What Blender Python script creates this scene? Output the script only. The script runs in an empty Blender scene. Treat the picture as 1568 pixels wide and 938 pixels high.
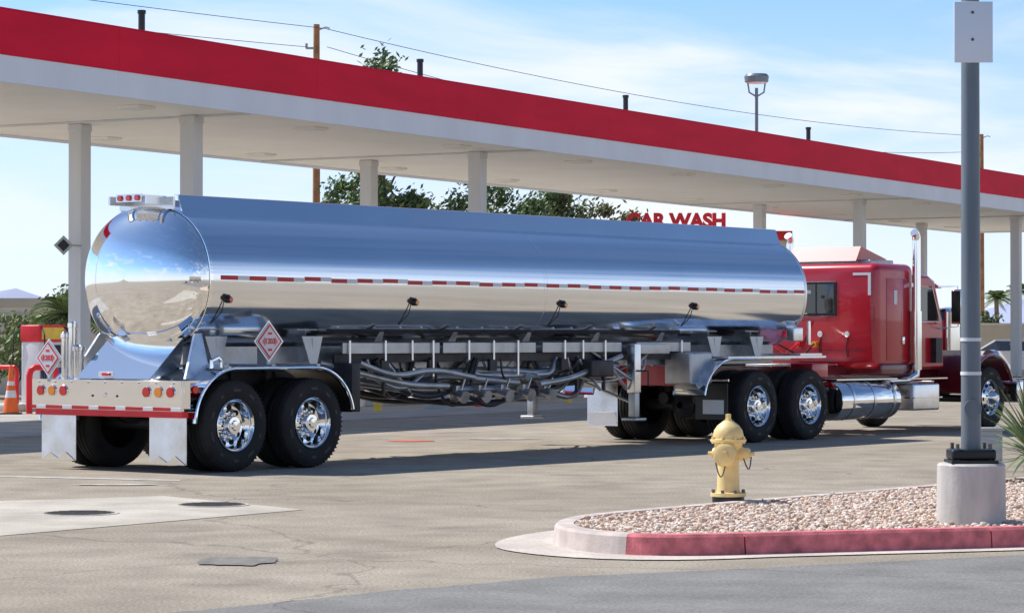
import bpy, bmesh, math, random
from mathutils import Vector, Matrix
random.seed(7)
F=4050.0
scene=bpy.context.scene
R=math.radians
# ------------------------------------------------------------ materials
def newmat(name):
    m=bpy.data.materials.new(name); m.use_nodes=True
    nt=m.node_tree; b=nt.nodes['Principled BSDF']
    return m,nt,b
def mat(name,col,rough=.5,metal=0.0,var=.12,scale=3.0,bump=0.0,bscale=40.0,coat=0.0,rvar=0.0,emis=0,detail=6,spec=None,streak=False,bstreak=None):
    m,nt,b=newmat(name)
    N=nt.nodes; L=nt.links
    tc=N.new('ShaderNodeTexCoord')
    no=N.new('ShaderNodeTexNoise'); no.inputs['Scale'].default_value=scale; no.inputs['Detail'].default_value=detail
    if streak:
        mp=N.new('ShaderNodeMapping'); mp.inputs['Scale'].default_value=streak; L.new(tc.outputs['Object'],mp.inputs[0]); L.new(mp.outputs[0],no.inputs['Vector'])
    else: L.new(tc.outputs['Object'],no.inputs['Vector'])
    mx=N.new('ShaderNodeMix'); mx.data_type='RGBA'
    c=col
    mx.inputs[6].default_value=(c[0]*(1-var),c[1]*(1-var),c[2]*(1-var),1)
    mx.inputs[7].default_value=(min(1,c[0]*(1+var)),min(1,c[1]*(1+var)),min(1,c[2]*(1+var)),1)
    mr=N.new('ShaderNodeMapRange'); mr.inputs[1].default_value=.3; mr.inputs[2].default_value=.7
    L.new(no.outputs[0],mr.inputs[0]); L.new(mr.outputs[0],mx.inputs[0])
    L.new(mx.outputs[2],b.inputs['Base Color'])
    b.inputs['Roughness'].default_value=rough; b.inputs['Metallic'].default_value=metal
    if spec is not None: b.inputs['Specular IOR Level'].default_value=spec
    if rvar:
        r2=N.new('ShaderNodeMapRange'); r2.inputs[1].default_value=.3; r2.inputs[2].default_value=.7
        r2.inputs[3].default_value=max(.01,rough-rvar); r2.inputs[4].default_value=rough+rvar
        L.new(no.outputs[0],r2.inputs[0]); L.new(r2.outputs[0],b.inputs['Roughness'])
    if coat: b.inputs['Coat Weight'].default_value=coat; b.inputs['Coat Roughness'].default_value=.04
    if bump:
        n2=N.new('ShaderNodeTexNoise'); n2.inputs['Scale'].default_value=bscale; n2.inputs['Detail'].default_value=4
        if bstreak:
            mp2=N.new('ShaderNodeMapping'); mp2.inputs['Scale'].default_value=bstreak; L.new(tc.outputs['Object'],mp2.inputs[0]); L.new(mp2.outputs[0],n2.inputs['Vector']); n2.inputs['Detail'].default_value=1
        else: L.new(tc.outputs['Object'],n2.inputs['Vector'])
        bp=N.new('ShaderNodeBump'); bp.inputs['Strength'].default_value=bump; bp.inputs['Distance'].default_value=.01
        L.new(n2.outputs[0],bp.inputs['Height']); L.new(bp.outputs[0],b.inputs['Normal'])
    return m
def ground_mat(name,ca,cb,cracks=True,crackscale=.16,speck=.35,stains=True):
    m,nt,b=newmat(name); N=nt.nodes; L=nt.links
    tc=N.new('ShaderNodeTexCoord')
    def noise(s,d=5):
        n=N.new('ShaderNodeTexNoise'); n.inputs['Scale'].default_value=s; n.inputs['Detail'].default_value=d
        L.new(tc.outputs['Object'],n.inputs['Vector']); return n
    n1=noise(.22,8); n2=noise(45,4); n3=noise(1.6,7)
    mr=N.new('ShaderNodeMapRange'); mr.inputs[1].default_value=.35; mr.inputs[2].default_value=.65
    L.new(n1.outputs[0],mr.inputs[0])
    mx=N.new('ShaderNodeMix'); mx.data_type='RGBA'
    mx.inputs[6].default_value=(*ca,1); mx.inputs[7].default_value=(*cb,1)
    L.new(mr.outputs[0],mx.inputs[0])
    s1=N.new('ShaderNodeMapRange'); s1.inputs[1].default_value=.3; s1.inputs[2].default_value=.7
    s1.inputs[3].default_value=1-speck; s1.inputs[4].default_value=1+speck
    L.new(n2.outputs[0],s1.inputs[0])
    s2=N.new('ShaderNodeMapRange'); s2.inputs[1].default_value=.3; s2.inputs[2].default_value=.7
    s2.inputs[3].default_value=.82; s2.inputs[4].default_value=1.15
    L.new(n3.outputs[0],s2.inputs[0])
    mu=N.new('ShaderNodeMath'); mu.operation='MULTIPLY'; L.new(s1.outputs[0],mu.inputs[0]); L.new(s2.outputs[0],mu.inputs[1])
    last=mu
    if stains:
        n4=noise(.75,5); c4=N.new('ShaderNodeMapRange'); c4.inputs[1].default_value=.60; c4.inputs[2].default_value=.72; c4.inputs[3].default_value=1; c4.inputs[4].default_value=.74; L.new(n4.outputs[0],c4.inputs[0])
        m4=N.new('ShaderNodeMath'); m4.operation='MULTIPLY'; L.new(last.outputs[0],m4.inputs[0]); L.new(c4.outputs[0],m4.inputs[1]); last=m4
    if cracks:
        nw=noise(.9,4)
        va=N.new('ShaderNodeVectorMath'); va.operation='MULTIPLY_ADD'
        L.new(nw.outputs['Color'],va.inputs[0]); va.inputs[1].default_value=(1.5,1.5,0); L.new(tc.outputs['Object'],va.inputs[2])
        vo=N.new('ShaderNodeTexVoronoi'); vo.feature='DISTANCE_TO_EDGE'; vo.inputs['Scale'].default_value=crackscale
        L.new(va.outputs[0],vo.inputs['Vector'])
        c=N.new('ShaderNodeMapRange'); c.inputs[1].default_value=.001; c.inputs[2].default_value=.0035
        c.inputs[3].default_value=.72; c.inputs[4].default_value=1
        L.new(vo.outputs['Distance'],c.inputs[0])
        m2=N.new('ShaderNodeMath'); m2.operation='MULTIPLY'; L.new(last.outputs[0],m2.inputs[0]); L.new(c.outputs[0],m2.inputs[1]); last=m2
    vm=N.new('ShaderNodeVectorMath'); vm.operation='SCALE'
    L.new(mx.outputs[2],vm.inputs[0]); L.new(last.outputs[0],vm.inputs['Scale'])
    L.new(vm.outputs[0],b.inputs['Base Color'])
    b.inputs['Roughness'].default_value=.9; b.inputs['Specular IOR Level'].default_value=.25
    bp=N.new('ShaderNodeBump'); bp.inputs['Strength'].default_value=.5; bp.inputs['Distance'].default_value=.012
    L.new(n2.outputs[0],bp.inputs['Height']); L.new(bp.outputs[0],b.inputs['Normal'])
    return m
M={}
M['asphalt']=ground_mat('worn_asphalt',(.325,.275,.21),(.40,.345,.27))
M['road']=ground_mat('dark_asphalt',(.225,.215,.20),(.27,.26,.24),speck=.25)
M['slab']=ground_mat('slab_concrete',(.52,.465,.385),(.58,.52,.44),cracks=False,speck=.12)
M['gutter']=ground_mat('gutter_concrete',(.62,.545,.47),(.70,.62,.54),cracks=False,speck=.15)
M['pad']=ground_mat('forecourt_concrete',(.40,.385,.36),(.46,.44,.41),cracks=False,speck=.12)
M['kerbred']=mat('kerb_red_paint',(.68,.18,.19),.75,var=.38,scale=9,bump=.3,bscale=60)
M['kerb']=mat('kerb_concrete',(.62,.52,.46),.85,var=.18,scale=5,bump=.3,bscale=60)
M['gravel']=mat('gravel_stone',(.70,.53,.41),.9,var=.35,scale=14,bump=.4,bscale=60,detail=2)
M['gravelB']=mat('gravel_stone_pale',(.84,.72,.60),.9,var=.19,scale=14,detail=2)
M['gravelC']=mat('gravel_stone_brown',(.54,.37,.28),.9,var=.3,scale=14,detail=2)
M['gravelbase']=mat('gravel_bed',(.56,.44,.34),.95,var=.4,scale=22,bump=1,bscale=35)
M['conc']=mat('cast_concrete',(.60,.565,.51),.85,var=.14,scale=4,bump=.3,bscale=30,streak=(3,3,.8))
M['tank']=mat('polished_aluminium_tank',(.88,.905,.94),.13,1.0,var=.025,scale=.6,rvar=.03,bump=.06,bscale=1.0,bstreak=(2.2,.35,.35))
M['mirror']=mat('mirror_aluminium',(.95,.95,.95),.055,1.0,var=.02,scale=2,bump=.012,bscale=1.2)
M['alu']=mat('brushed_aluminium',(.82,.83,.85),.28,1.0,var=.14,scale=4,rvar=.08)
M['galv']=mat('dull_aluminium',(.48,.49,.50),.42,.85,var=.25,scale=5,rvar=.1)
M['chrome']=mat('chrome',(.9,.9,.9),.06,1.0,var=.02)
M['frame']=mat('frame_steel_dark',(.04,.04,.045),.5,.3,var=.3,scale=6)
M['pipe']=mat('pipe_grey',(.34,.35,.37),.35,.8,var=.2,scale=4)
M['rubber']=mat('tire_rubber',(.014,.014,.015),.78,var=.4,scale=6,bump=.2,bscale=50)
M['black']=mat('black_plastic',(.012,.012,.013),.4,var=.2)
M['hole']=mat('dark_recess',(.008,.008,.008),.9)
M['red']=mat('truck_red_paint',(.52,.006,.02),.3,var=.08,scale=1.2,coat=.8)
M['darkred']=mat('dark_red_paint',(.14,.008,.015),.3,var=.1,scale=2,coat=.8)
M['glass']=mat('dark_window_glass',(.02,.022,.025),.04,var=.1,coat=1)
M['lensred']=mat('red_lens',(.65,.01,.01),.12,var=.1,coat=1)
M['lensamb']=mat('amber_lens',(.85,.28,.02),.12,var=.1,coat=1)
M['tapered']=mat('tape_red',(.55,.015,.02),.35,var=.08)
M['tapewhite']=mat('tape_white',(.75,.75,.76),.35,var=.05)
M['white']=mat('white_paint',(.80,.80,.80),.5,var=.04)
M['fred']=mat('fascia_red_panel',(.82,.010,.045),.6,var=.10,scale=.8,spec=.15,streak=(.6,.6,2.5))
M['fwhite']=mat('fascia_white_panel',(.84,.86,.90),.5,var=.05,scale=.8,streak=(1.2,1.2,.4))
M['soffit']=mat('soffit_white_metal',(.97,.92,.82),.55,var=.04,scale=.6)
M['col']=mat('column_paint',(.70,.70,.69),.55,var=.06,scale=1.2,streak=(2,2,.3))
M['hyd']=mat('hydrant_yellow_paint',(.92,.67,.29),.5,var=.14,scale=7,bump=.25,bscale=25)
M['pole']=mat('pole_blue_grey_paint',(.17,.20,.225),.45,.1,var=.18,scale=3,streak=(3,3,.4))
M['wood']=mat('pole_wood',(.40,.19,.08),.85,var=.3,scale=3)
M['wire']=mat('cable',(.06,.06,.07),.6)
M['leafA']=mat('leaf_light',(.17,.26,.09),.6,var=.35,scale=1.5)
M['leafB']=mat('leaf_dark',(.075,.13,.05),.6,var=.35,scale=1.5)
M['leafC']=mat('leaf_olive',(.21,.24,.09),.6,var=.35,scale=1.5)
M['bark']=mat('bark',(.18,.13,.09),.9,var=.3,scale=6,bump=.5)
M['orange']=mat('cone_orange',(.90,.15,.02),.5,var=.08)
M['beige']=mat('stucco_beige',(.56,.48,.36),.9,var=.07,scale=1.5,bump=.3,bscale=30)
M['beige2']=mat('stucco_light',(.70,.64,.52),.9,var=.07,scale=1.5)
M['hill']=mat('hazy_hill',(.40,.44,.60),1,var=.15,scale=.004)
M['yellow']=mat('yellow_panel',(.85,.6,.08),.5)
M['signred']=mat('sign_red',(.80,.02,.03),.4)
M['grey']=mat('grey_box_paint',(.42,.44,.44),.5,var=.1)
M['iron']=mat('cast_iron',(.15,.14,.125),.7,.3,var=.25,scale=20,bump=.5,bscale=60)
M['stain']=mat('asphalt_patch',(.225,.20,.17),.8,var=.3,scale=10,bump=.4)
M['linepaint']=mat('faded_line_paint',(.52,.48,.42),.8,var=.3,scale=6)
M['orangepaint']=mat('orange_mark_paint',(.75,.16,.08),.8,var=.35,scale=5)
M['lens']=mat('light_lens',(.8,.8,.75),.3)
M['blue']=mat('blue_panel',(.06,.12,.35),.5)
# ------------------------------------------------------------ mesh builder
class MB:
    def __init__(s): s.v=[];s.f=[];s.m=[];s.mats=[]
    def mi(s,k):
        mm=M[k]
        if mm not in s.mats: s.mats.append(mm)
        return s.mats.index(mm)
    def add(s,vs,fs,k):
        o=len(s.v); s.v+= [tuple(v) for v in vs]; i=s.mi(k)
        for f in fs: s.f.append(tuple(a+o for a in f)); s.m.append(i)
    def box(s,c,sz,k,rot=None):
        c=Vector(c); vs=[]
        for x in(-.5,.5):
            for y in(-.5,.5):
                for z in(-.5,.5):
                    p=Vector((x*sz[0],y*sz[1],z*sz[2]))
                    if rot: p=rot@p
                    vs.append(c+p)
        s.add(vs,[(0,1,3,2),(4,6,7,5),(0,4,5,1),(2,3,7,6),(0,2,6,4),(1,5,7,3)],k)
    def bx(s,x0,x1,y0,y1,z0,z1,k): s.box(((x0+x1)/2,(y0+y1)/2,(z0+z1)/2),(abs(x1-x0),abs(y1-y0),abs(z1-z0)),k)
    def rbox(s,x0,x1,y0,y1,z0,z1,k,r=.05,seg=3):
        if y0>y1: y0,y1=y1,y0
        bm=bmesh.new(); bmesh.ops.create_cube(bm,size=1)
        for v in bm.verts: v.co=Vector(((x0+x1)/2+v.co.x*(x1-x0),(y0+y1)/2+v.co.y*(y1-y0),(z0+z1)/2+v.co.z*(z1-z0)))
        r=min(r,abs(x1-x0)*.45,abs(y1-y0)*.45,abs(z1-z0)*.45)
        bmesh.ops.bevel(bm,geom=bm.edges[:],offset=r,segments=seg,affect='EDGES',profile=.5)
        bm.verts.ensure_lookup_table()
        s.add([v.co.copy() for v in bm.verts],[[v.index for v in f.verts] for f in bm.faces],k); bm.free()
    def lathe(s,o,ax,prof,k,seg=32):
        o=Vector(o); ax=Vector(ax).normalized()
        u=ax.orthogonal().normalized(); w=ax.cross(u)
        vs=[];fs=[];n=len(prof)
        for i in range(seg):
            a=2*math.pi*i/seg; d=u*math.cos(a)+w*math.sin(a)
            for (h,r) in prof: vs.append(o+ax*h+d*r)
        for i in range(seg):
            j=(i+1)%seg
            for q in range(n-1): fs.append((i*n+q,j*n+q,j*n+q+1,i*n+q+1))
        s.add(vs,fs,k)
    def cyl(s,p0,p1,r,k,r1=None,seg=16,caps=True):
        p0=Vector(p0);p1=Vector(p1); r1=r if r1 is None else r1
        h=(p1-p0).length; pr=[(0,r),(h,r1)]
        if caps: pr=[(0,1e-4)]+pr+[(h,1e-4)]
        s.lathe(p0,p1-p0,pr,k,seg)
    def tube(s,pts,r,k,seg=8,rs=None):
        pts=[Vector(p) for p in pts]; n=len(pts); vs=[];fs=[]
        u=None
        for i,p in enumerate(pts):
            t=(pts[min(i+1,n-1)]-pts[max(i-1,0)]).normalized()
            if u is None: u=t.orthogonal().normalized()
            else: u=(u-t*u.dot(t)).normalized()
            w=t.cross(u); rr=rs[i] if rs else r
            for j in range(seg):
                a=2*math.pi*j/seg; vs.append(p+(u*math.cos(a)+w*math.sin(a))*rr)
        for i in range(n-1):
            for j in range(seg):
                q=(j+1)%seg; fs.append((i*seg+j,i*seg+q,(i+1)*seg+q,(i+1)*seg+j))
        fs.append(tuple(range(seg))[::-1]); fs.append(tuple((n-1)*seg+j for j in range(seg)))
        s.add(vs,fs,k)
    def extr(s,pts,vec,k):
        n=len(pts); vec=Vector(vec); a=[Vector(p) for p in pts]; vs=a+[p+vec for p in a]
        fs=[tuple(range(n)),tuple(range(2*n-1,n-1,-1))]
        for i in range(n):
            j=(i+1)%n; fs.append((i,i+n,j+n,j))
        s.add(vs,fs,k)
    def sheet(s,pts,k): s.add(pts,[tuple(range(len(pts)))],k)
    def obj(s,name,parent=None,smooth=35,bevel=0,recalc=True):
        me=bpy.data.meshes.new(name); me.from_pydata(s.v,[],s.f)
        for m in s.mats: me.materials.append(m)
        me.polygons.foreach_set('material_index',s.m)
        if recalc:
            bm=bmesh.new(); bm.from_mesh(me); bmesh.ops.recalc_face_normals(bm,faces=bm.faces[:]); bm.to_mesh(me); bm.free()
        if smooth:
            me.polygons.foreach_set('use_smooth',[True]*len(me.polygons))
            me.set_sharp_from_angle(angle=R(smooth))
        me.update()
        o=bpy.data.objects.new(name,me); scene.collection.objects.link(o)
        if parent: o.parent=parent
        if bevel:
            b=o.modifiers.new('bevel','BEVEL'); b.width=bevel; b.segments=2; b.limit_method='ANGLE'; b.angle_limit=R(50)
        return o
def empty(name,loc=(0,0,0),rz=0):
    e=bpy.data.objects.new(name,None); scene.collection.objects.link(e); e.location=loc; e.rotation_euler=(0,0,rz); e.empty_display_size=.3
    return e
def text(name,body,loc,rot,size,k,parent=None,ext=.005,align='CENTER',bold=0):
    c=bpy.data.curves.new(name,'FONT'); c.body=body; c.size=size; c.extrude=ext; c.align_x=align; c.align_y='CENTER'; c.offset=bold
    c.materials.append(M[k]); o=bpy.data.objects.new(name,c); scene.collection.objects.link(o)
    if parent: o.parent=parent
    o.location=loc; o.rotation_euler=rot; return o
def G(u,v,z=0.0):
    y=(1.5-z)*F/(v-517.0); return ((u-784)/F*y,y)

# ------------------------------------------------------------ ground sheets
g=MB(); S=6000
g.sheet([(-S,-S,0),(S,-S,0),(S,S,0),(-S,S,0)],'asphalt'); g.obj('ground',smooth=0)
g=MB()
bd=[(-30,-12),(-12,4.5),(-5,11.4),(-1.8,14.5),(-.7,15.7),(.27,16.6),(1.8,17.35),(3.55,18.3),(6,19.15),(12,21.4),(40,32)]
rnd=random.Random(2); fine=[]
for (x0,y0),(x1,y1) in zip(bd[:-1],bd[1:]):
    m_=max(1,int(math.hypot(x1-x0,y1-y0)/.12)) if -6<x0<8 else 1
    for q in range(m_): fine.append((x0+(x1-x0)*q/m_+rnd.uniform(-.015,.015),y0+(y1-y0)*q/m_+rnd.uniform(-.02,.02)))
fine.append(bd[-1])
g.sheet([(x,y,.004) for x,y in fine]+[(40,-40,.004),(-30,-40,.004)],'road'); g.obj('road',smooth=0)
g=MB()
g.sheet([(-9,26.2,.004),(-4.7,24.3,.004),(-3.3,25.1,.004),(-1.82,23.1,.004),(-3.88,20.05,.004),(-9,18.0,.004)],'slab'); g.obj('concrete_pavement',smooth=0)
for i,(u,v) in enumerate([(122,786),(325,773)]):
    x,y=G(u,v); g=MB(); g.cyl((x,y,.0),(x,y,.012),.30,'iron',seg=40); 
    g.lathe((x,y,0),(0,0,1),[(0,.30),(.010,.30),(.010,.34),(0,.345)],'slab',40)
    for a in range(-4,5):
        w=math.sqrt(.27**2-(a*.06)**2)
        g.bx(x-w,x+w,y+a*.06-.008,y+a*.06+.008,.012,.016,'iron')
    g.obj('manhole_cover')
def blob(name,cx,cy,rx,ry,k,z=.008,seed=1,n=70):
    rnd=random.Random(seed); ph=[rnd.uniform(0,6.28) for _ in range(14)]
    pts=[]
    for i in range(n):
        a=2*math.pi*i/n; r=1+sum(.07/(1+q*.3)*math.sin((q+2)*a+ph[q]) for q in range(14))
        pts.append((cx+rx*r*math.cos(a),cy+ry*r*math.sin(a),z))
    g=MB(); g.sheet(pts,k); g.obj(name,smooth=0)
x,y=G(365,859); blob('asphalt_patch',x,y,.26,.36,'stain')
x,y=G(630,675); blob('painted_mark',x,y,.32,.22,'orangepaint',seed=3)
x,y=G(770,672); blob('painted_mark',x,y,.5,.18,'linepaint',seed=4)
x,y=G(180,742); blob('painted_mark',x,y,.45,.12,'linepaint',seed=6)
g=MB(); a=G(-40,729); b=G(275,736); 
g.sheet([(a[0],a[1],.004),(b[0],b[1],.004),(b[0],b[1]+.22,.004),(a[0],a[1]+.25,.004)],'linepaint'); g.obj('lane_marking',smooth=0)

# ------------------------------------------------------------ island
ctrl=[(14,22.5),(9,20.75),(6,19.72),(3.7,18.95),(2.0,18.4),(1.2,18.17),(.75,18.28),(.42,18.7),(.3,19.3),(.4,19.95),(.66,20.5),(1.2,21.2),(2,22.2),(3.9,24.5),(7,28.3),(12,34.5)]
def cr(P,n=14):
    out=[]
    for i in range(1,len(P)-2):
        p0,p1,p2,p3=[Vector(q) for q in P[i-1:i+3]]
        for j in range(n):
            t=j/n; out.append(.5*((2*p1)+(-p0+p2)*t+(2*p0-5*p1+4*p2-p3)*t*t+(-p0+3*p1-3*p2+p3)*t**3))
    out.append(Vector(P[-2])); return out
ol=cr(ctrl)
acc=[0]
for i in range(1,len(ol)): acc.append(acc[-1]+(ol[i]-ol[i-1]).length)
def at(d):
    d=max(0,min(acc[-1]-1e-6,d))
    for i in range(1,len(acc)):
        if acc[i]>=d:
            t=(d-acc[i-1])/(acc[i]-acc[i-1]); return ol[i-1].lerp(ol[i],t)
def nrm(d):
    t=(at(d+.03)-at(d-.03)).normalized(); return Vector((t.y,-t.x))
def off(d,o): p=at(d)+nrm(d)*o; return p
isl=empty('gravel_island')
kb=MB()
for i in range(len(acc)):
    if ol[i].x<3.42: base=acc[i]; break
joints=[base+1.9*k for k in range(-5,12)]
joints=[j for j in joints if 0<j<acc[-1]]
joints=[0]+joints+[acc[-1]]
prof=[(-.005,0),(.012,.13),(.03,.15),(.15,.15),(.155,.0)]
for a,b in zip(joints[:-1],joints[1:]):
    a+=.006; b-=.006; n=max(2,int((b-a)/.06)); 
    for i in range(n):
        d1=a+(b-a)*i/n; d2=a+(b-a)*(i+1)/n; mid=at((d1+d2)/2)
        red = (mid.x>.78 and mid.y<18.25+.4*(mid.x-.7)+.3 and (d1<acc[-1]*.5))
        vs=[];k='kerbred' if red else 'kerb'
        for d in(d1,d2):
            for (o,z) in prof:
                p=off(d,o); vs.append((p.x,p.y,z))
        kb.add(vs,[(q,q+1,q+6,q+5) for q in range(4)],k)
        if i==0: kb.add([vs[q] for q in range(5)],[(0,1,2,3,4)],k)
        if i==n-1: kb.add([vs[q+5] for q in range(5)],[(0,1,2,3,4)],k)
kb.obj('kerb',isl,smooth=30)
gt=MB(); n=140
for i in range(n):
    d1=acc[-1]*i/n; d2=acc[-1]*(i+1)/n
    w=[]
    for d in(d1,d2):
        p=at(d); f=max(0,min(1,(1.7-p.x)/1.0)); gg=.24+.22*f*max(0,1-abs(p.y-18.9)/2.2); w.append(gg)
    p1=off(d1,0);p2=off(d2,0);q2=off(d2,-w[1]);q1=off(d1,-w[0])
    gt.add([(p1.x,p1.y,.008),(p2.x,p2.y,.008),(q2.x,q2.y,.008),(q1.x,q1.y,.008)],[(0,1,2,3)],'gutter')
gt.obj('gutter',isl,smooth=0)
inn=[off(acc[-1]*i/160,.14) for i in range(161)]
gb=MB(); gb.sheet([(p.x,p.y,.115) for p in inn],'gravelbase'); gb.obj('gravel_bed',isl,smooth=0)
def inside(x,y):
    c=False; j=len(inn)-1
    for i in range(len(inn)):
        a=inn[i];b=inn[j]
        if (a.y>y)!=(b.y>y) and x<(b.x-a.x)*(y-a.y)/(b.y-a.y)+a.x: c=not c
        j=i
    return c
bm=bmesh.new(); bmesh.ops.create_icosphere(bm,subdivisions=1,radius=1); iv=[v.co.copy() for v in bm.verts]; ifc=[[v.index for v in f.verts] for f in bm.faces]; bm.free()
gs=MB(); rnd=random.Random(11); cnt=0; tries=0
while cnt<16000 and tries<120000:
    tries+=1
    x=rnd.uniform(.4,7); y=rnd.uniform(18.2,28.5)
    if x>y*.21+.6: continue
    if not inside(x,y): continue
    cnt+=1; r=rnd.uniform(.009,.023)
    m3=Matrix.Rotation(rnd.uniform(0,6.28),3,Vector((rnd.random(),rnd.random(),rnd.random()+.01)).normalized())
    sc=Vector((rnd.uniform(.7,1.4),rnd.uniform(.7,1.3),rnd.uniform(.5,.9)))
    c=Vector((x,y,.12+r*.35+.03*rnd.random()*rnd.random())); vs=[]
    for v in iv:
        q=m3@Vector((v.x*r*rnd.uniform(.8,1.2),v.y*r,v.z*r*rnd.uniform(.8,1.2))); vs.append(c+Vector((q.x*sc.x,q.y*sc.y,q.z*sc.z)))
    gs.add(vs,ifc,rnd.choice(['gravel','gravel','gravelB','gravelC','gravelB']))
gs.obj('gravel_stones',isl,smooth=0,recalc=False)

# ------------------------------------------------------------ hydrant
hx,hy=G(1115,768,.13)
hy_e=empty('fire_hydrant',(hx,hy,.13),R(8))
h=MB()
h.lathe((0,0,0),(0,0,1),[(0,.001),(0,.135),(.045,.135),(.05,.10),(.055,.095)],'black',28)
h.lathe((0,0,.05),(0,0,1),[(0,.15),(.03,.15),(.035,.10),(.06,.095),(.30,.088),(.33,.095),(.36,.10),(.40,.115),(.44,.118),(.455,.15),(.475,.15),(.48,.125),(.50,.13),(.55,.118),(.59,.09),(.62,.05),(.63,.04),(.63,.001)],'hyd',32)
h.lathe((0,0,.675),(0,0,1),[(0,.03),(.02,.03),(.02,.024),(.06,.024),(.062,.001)],'hyd',5)
for i in range(8):
    a=2*math.pi*i/8+.2; h.cyl((.135*math.cos(a),.135*math.sin(a),.075),(.135*math.cos(a),.135*math.sin(a),.105),.014,'iron',seg=6)
    h.cyl((.137*math.cos(a),.137*math.sin(a),.49),(.137*math.cos(a),.137*math.sin(a),.545),.012,'hyd',seg=6)
def outlet(dv,r,L,z):
    d=Vector(dv).normalized(); o=Vector((0,0,z))
    h.lathe(o,d,[(.06,r*.9),(L-.07,r*.9),(L-.07,r*1.15),(L-.045,r*1.15),(L-.045,r),(L,r),(L+.012,r*.8),(L+.015,r*.35),(L+.05,r*.33),(L+.052,.001)],'hyd',24)
outlet((-.38,-.92,0),.092,.18,.40)
outlet((.92,-.38,0),.05,.17,.405)
outlet((-.92,.38,0),.05,.12,.405)
cp=[]
for i in range(12):
    t=i/11; cp.append((-.11+.1*t-.04,-.19+.05*t,.34-.12*math.sin(math.pi*t)))
h.tube(cp,.006,'iron',6)
cp=[(.18-.07*t/9,-.07-.05*math.sin(t/9*3.14),.38-.10*math.sin(math.pi*t/9)) for t in range(10)]
h.tube(cp,.006,'iron',6)
h.obj('hydrant_body',hy_e,smooth=40,bevel=.003)

# ------------------------------------------------------------ light pole on concrete base
px,py=3.40,19.6
lp=empty('parking_lot_light_pole',(px,py,.0))
b=MB(); b.lathe((0,0,.10),(0,0,1),[(0,.255),(.46,.25),(.475,.235),(.475,.001)],'conc',48); b.obj('concrete_base',lp)
b=MB()
b.rbox(-.175,.175,-.175,.175,.575,.60,'black',.008)
b.rbox(-.165,.165,-.14,.14,.60,.68,'black',.02)
for sx in(-1,1):
    for sy in(-1,1): b.cyl((sx*.12,sy*.12,.58),(sx*.12,sy*.12,.72),.014,'iron',seg=8)
b.cyl((0,0,.6),(0,0,6.6),.074,'pole',r1=.060,seg=24)
b.cyl((0,0,1.475),(0,0,1.50),.077,'white',seg=24); b.cyl((0,0,1.225),(0,0,1.25),.077,'white',seg=24)
b.cyl((0.0,-.06,.98),(0.0,-.085,.98),.065,'pole',seg=20)
b.obj('pole_shaft',lp)
b=MB(); b.rbox(-.135,.15,-.10,-.085,3.53,3.98,'fwhite',.004,2); b.cyl((0,-.085,3.7),(0,-.05,3.7),.02,'iron'); b.cyl((0,-.085,3.9),(0,-.05,3.9),.02,'iron')
for z in(3.7,3.9): b.cyl((0,-.103,z),(0,-.098,z),.012,'iron',seg=8)
b.obj('mounted_sign',lp)
b=MB(); b.rbox(-.9,-.25,-.18,.18,6.45,6.62,'pole',.02); b.rbox(.25,.9,-.18,.18,6.45,6.62,'pole',.02); b.cyl((-.3,0,6.53),(.3,0,6.53),.035,'pole'); b.obj('luminaire',lp)
eb=empty('utility_box',(4.95,27.5,.12)); b=MB(); b.rbox(-.13,.13,-.1,.1,0,.42,'grey',.01); b.rbox(-.15,.15,-.12,.12,.42,.45,'grey',.008); b.rbox(-.1,.1,-.11,-.1,.06,.36,'grey',.004); b.obj('cabinet',eb)
fe=empty('metal_fence',(0,0,0)); b=MB()
for i in range(9):
    x=5.28+i*.17; y=27.2+i*.13; b.cyl((x,y,.1),(x,y,1.05),.018,'frame',seg=8)
b.cyl((5.28,27.2,1.0),(6.64,28.24,1.0),.02,'frame',seg=8); b.cyl((5.28,27.2,.35),(6.64,28.24,.35),.02,'frame',seg=8)
b.obj('railings',fe)
def spiky(name,loc,n,L,seed,keys=('leafA','leafC','leafB'),w=.03):
    e=empty(name,loc); b=MB(); rnd=random.Random(seed)
    b.cyl((0,0,0),(0,0,.25),.06,'bark',r1=.04,seg=8)
    for i in range(n):
        a=rnd.uniform(0,6.28); el=rnd.uniform(.1,1.4); l=L*rnd.uniform(.7,1.1); d=Vector((math.cos(a)*math.cos(el),math.sin(a)*math.cos(el),math.sin(el)))
        side=d.cross(Vector((0,0,1))).normalized(); vs=[];fs=[]
        for j in range(5):
            t=j/4; p=Vector((0,0,.22))+d*l*t-Vector((0,0,.35*l*t*t*math.cos(el))); ww=w*(1-t)**.6*(.5+.9*t if t<.5 else 1)
            vs+=[p-side*ww,p+side*ww]
        fs=[(2*j,2*j+1,2*j+3,2*j+2) for j in range(4)]
        b.add(vs,fs,rnd.choice(keys))
    b.obj('leaves',e,smooth=0,recalc=False)
spiky('yucca_plant',(5.02,25.2,.12),130,1.0,3)
spiky('yucca_plant',(6.0,28.6,.12),80,.9,5)
spiky('yucca_plant',(5.9,25.3,.12),80,.8,6)

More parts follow.
